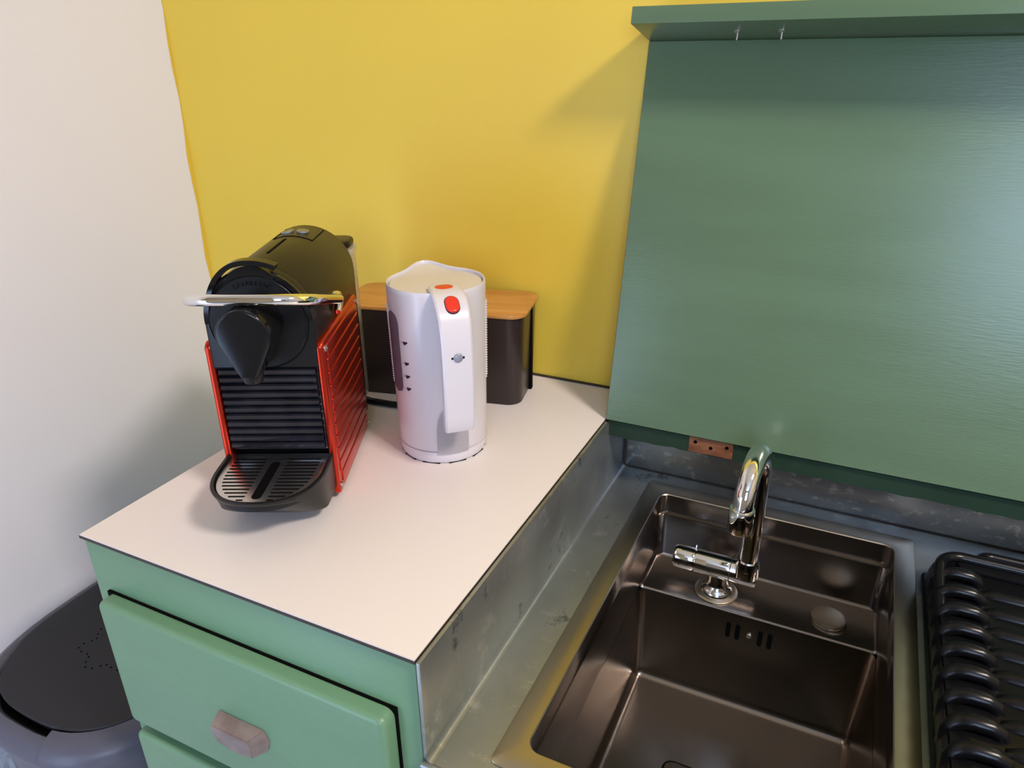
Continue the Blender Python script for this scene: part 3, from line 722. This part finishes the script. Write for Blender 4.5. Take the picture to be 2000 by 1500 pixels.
# ------------------------------------------------------------------ black ribbed dish rack on the deck
r = thing('dish_rack', 'black ribbed plastic dish drainer on the zinc counter', 'dish rack', (.95, -.32, ZD))
bm = BM(); prism(bm, rrect(.750, 1.20, -.520, -.108, .006), ZD+.0002, ZD+.006, .002, 2); obj('tray', bm, 'rubber', r, True)
rk = lambda x0, y1, rad, z: [(x, y, z) for x, y in rrect(x0, 1.18, -.515, y1, rad, 8)]
bm = BM(); loft(bm, [rk(.753, -.113, .014, ZD+.004), rk(.753, -.113, .014, ZD+.020), rk(.755, -.115, .015, ZD+.030), rk(.760, -.119, .016, ZD+.036), rk(.768, -.127, .012, ZD+.038)])
obj('base_shell', bm, 'rubber', r, True)
zr_ = -.060
# back rim: two rounded bars
bm = BM()
pts = [(.7585, -.215, zr_-.012)]+[(.7585, -.165, zr_-.007)]+[(.7585+.022-.022*math.cos(a), -.150+.024*math.sin(a), zr_+.000) for a in [math.radians(q) for q in range(0, 91, 10)]]+[(.90, -.126, zr_), (1.17, -.126, zr_)]
tube(bm, pts, .0055, 14, up=(0, 0, 1)); obj('back_rim', bm, 'rubber', r, True)
bm = BM(); pts = [(.790, -.125, zr_-.002)]+[(.7960+.012-.012*math.cos(a), -.122+.012*math.sin(a), zr_-.002) for a in [math.radians(q) for q in range(20, 91, 10)]]+[(.90, -.110, zr_-.002), (1.17, -.110, zr_-.002)]
tube(bm, pts, .0048, 12, up=(0, 0, 1)); obj('back_rim', bm, 'rubber', r, True)
ny = 13
bm = BM(); box(bm, .776, 1.17, -.142, -.114, ZD+.037, zr_-.002, .003); obj('back_panel', bm, 'rubber', r, True)
bm = BM(); box(bm, .7555, .7945, -.512, -.150, ZD+.030, zr_-.0085, .006, 3); obj('shoulder', bm, 'rubber', r, True)
bm = BM(); box(bm, .790, 1.17, -.512, -.143, ZD+.020, zr_-.024); obj('drain_floor', bm, 'slot', r, True)
for k in range(ny):
    y = -.157-.0282*k
    bm = BM(); pts = [(.7575, y, zr_-.030), (.7580, y, zr_-.014), (.7610, y, zr_-.006), (.7660, y, zr_-.0015), (.772, y, zr_), (.784, y, zr_), (.7895, y, zr_-.002), (.7930, y, zr_-.008), (.7940, y, zr_-.016)]
    tube(bm, pts, [.0066, .0066, .0066, .0066, .0064, .0062, .0062, .0060, .0056], 12, up=(0, 1, 0)); obj('short_rib', bm, 'rubber', r, True)
    bm = BM(); y2 = y-.0070-.006
    pts = [(.794, y2, zr_-.018), (.798, y2, zr_-.0115), (.805, y2, zr_-.0085), (.84, y2, zr_-.0085), (1.16, y2, zr_-.0085)]
    tube(bm, pts, [.0060, .0070, .0076, .0078, .0078], 12, up=(0, 1, 0)); obj('long_rib', bm, 'rubber', r, True)

# ------------------------------------------------------------------ rubbish bin in the gap beside the cabinet
bxc, byc = -.1835, -.360
r = thing('rubbish_bin', 'grey plastic rubbish bin with a black lid beside the drawer cabinet', 'bin', (bxc, byc, FL))
ZR = -.315
def bl_(g, z, dy=0, sl=0): # top outline; sl = extra drop towards the front
    pts = []
    hx, hy = .168-g, .222-g
    for i in range(72):
        a = 2*PI*i/72; c_, s_ = math.cos(a), math.sin(a); p_ = 3.0 if s_ > 0 else 2.8
        x = hx*math.copysign(abs(c_)**(2/p_), c_); y = hy*math.copysign(abs(s_)**(2/p_), s_)
        pts.append((bxc+x, byc+y+dy, z+sl*max(0, -y/hy)**2))
    return pts
bm = BM(); loft(bm, [bl_(.055, FL), bl_(.050, FL+.01), bl_(.024, -.50), bl_(.012, -.37), bl_(.004, ZR-.028), bl_(.003, ZR-.024)]); obj('body', bm, 'bin', r, True, 30)
bm = BM(); loft(bm, [bl_(-.002, ZR-.024), bl_(-.003, ZR-.018), bl_(.000, ZR-.008), bl_(.012, ZR+.001), bl_(.018, ZR+.001), bl_(.022, ZR-.004), bl_(.024, ZR-.020)], False, False); obj('collar', bm, 'bin', r, True, 50)
bm = BM(); lidl = lambda g, z: [(x, y, zz) for x, y, zz in bl_(g, z, .004)]
loft(bm, [lidl(.030, ZR-.012), lidl(.026, ZR+.000), lidl(.0245, ZR+.004), lidl(.026, ZR+.006), lidl(.032, ZR+.0065), lidl(.060, ZR+.0068), lidl(.12, ZR+.007)]); ld = obj('lid', bm, 'bin_lid', r, True)
bm = BM(); loft(bm, [bl_(.020, ZR-.022), bl_(.020, ZR-.018)]); obj('gap_shade', bm, 'slot', r, True)  # black sheet standing in for the shade between lid and collar
# small moulded pips on the lid in a ring
bm = BM()
for k in range(34):
    a = 2*PI*k/34; rr_ = .036+.006*math.sin(k*5.1); px, py = -.185+rr_*1.25*math.cos(a), -.430+rr_*math.sin(a)
    lathe(bm, [(.0013, ZR+.0064), (.0013, ZR+.0073), (.0005, ZR+.0076)], 8, (px, py))
g = obj('lid_pips', bm, 'slot', ld, True); g['kind'] = 'stuff'
# split front step of the collar
bm = BM(); loops = []
for i in range(15):
    a = math.radians(-78+70*i/14); c_, s_ = math.cos(a), math.sin(a)
    def P_(g, z): 
        hx, hy = .168-g, .222-g; return (bxc+hx*math.copysign(abs(c_)**(2/2.8), c_), byc+hy*math.copysign(abs(s_)**(2/2.8), s_), z)
    loops.append([P_(-.004, ZR-.020), P_(-.0045, ZR-.012), P_(.0, ZR-.001), P_(.014, ZR+.0065), P_(.0245, ZR+.0065), P_(.0245, ZR-.004), P_(.01, ZR-.016)])
loft(bm, loops); obj('pedal_collar', bm, 'bin', r, True, 50)

# ------------------------------------------------------------------ crumpled clear bag on the floor by the wall
bm = BM(); bmesh.ops.create_icosphere(bm, subdivisions=4, radius=1)
for v in bm.verts:
    d = v.co.copy(); q = .5*math.sin(9*d.x+3*d.y)+.4*math.sin(13*d.y-7*d.z+1)+.35*math.sin(17*d.z+11*d.x+2)
    s_ = 1+.10*q+random.uniform(-.03, .03)
    v.co = Vector((-.335+.023*d.x*s_, -.533+.042*d.y*s_, FL+.1900+.1885*math.copysign(abs(d.z)**.6, d.z)*min(s_, 1.0)))
o = obj('plastic_bag', bm, 'bag', sharp=15); tag(o, 'crumpled clear plastic bag on the floor beside the bin', 'bag')
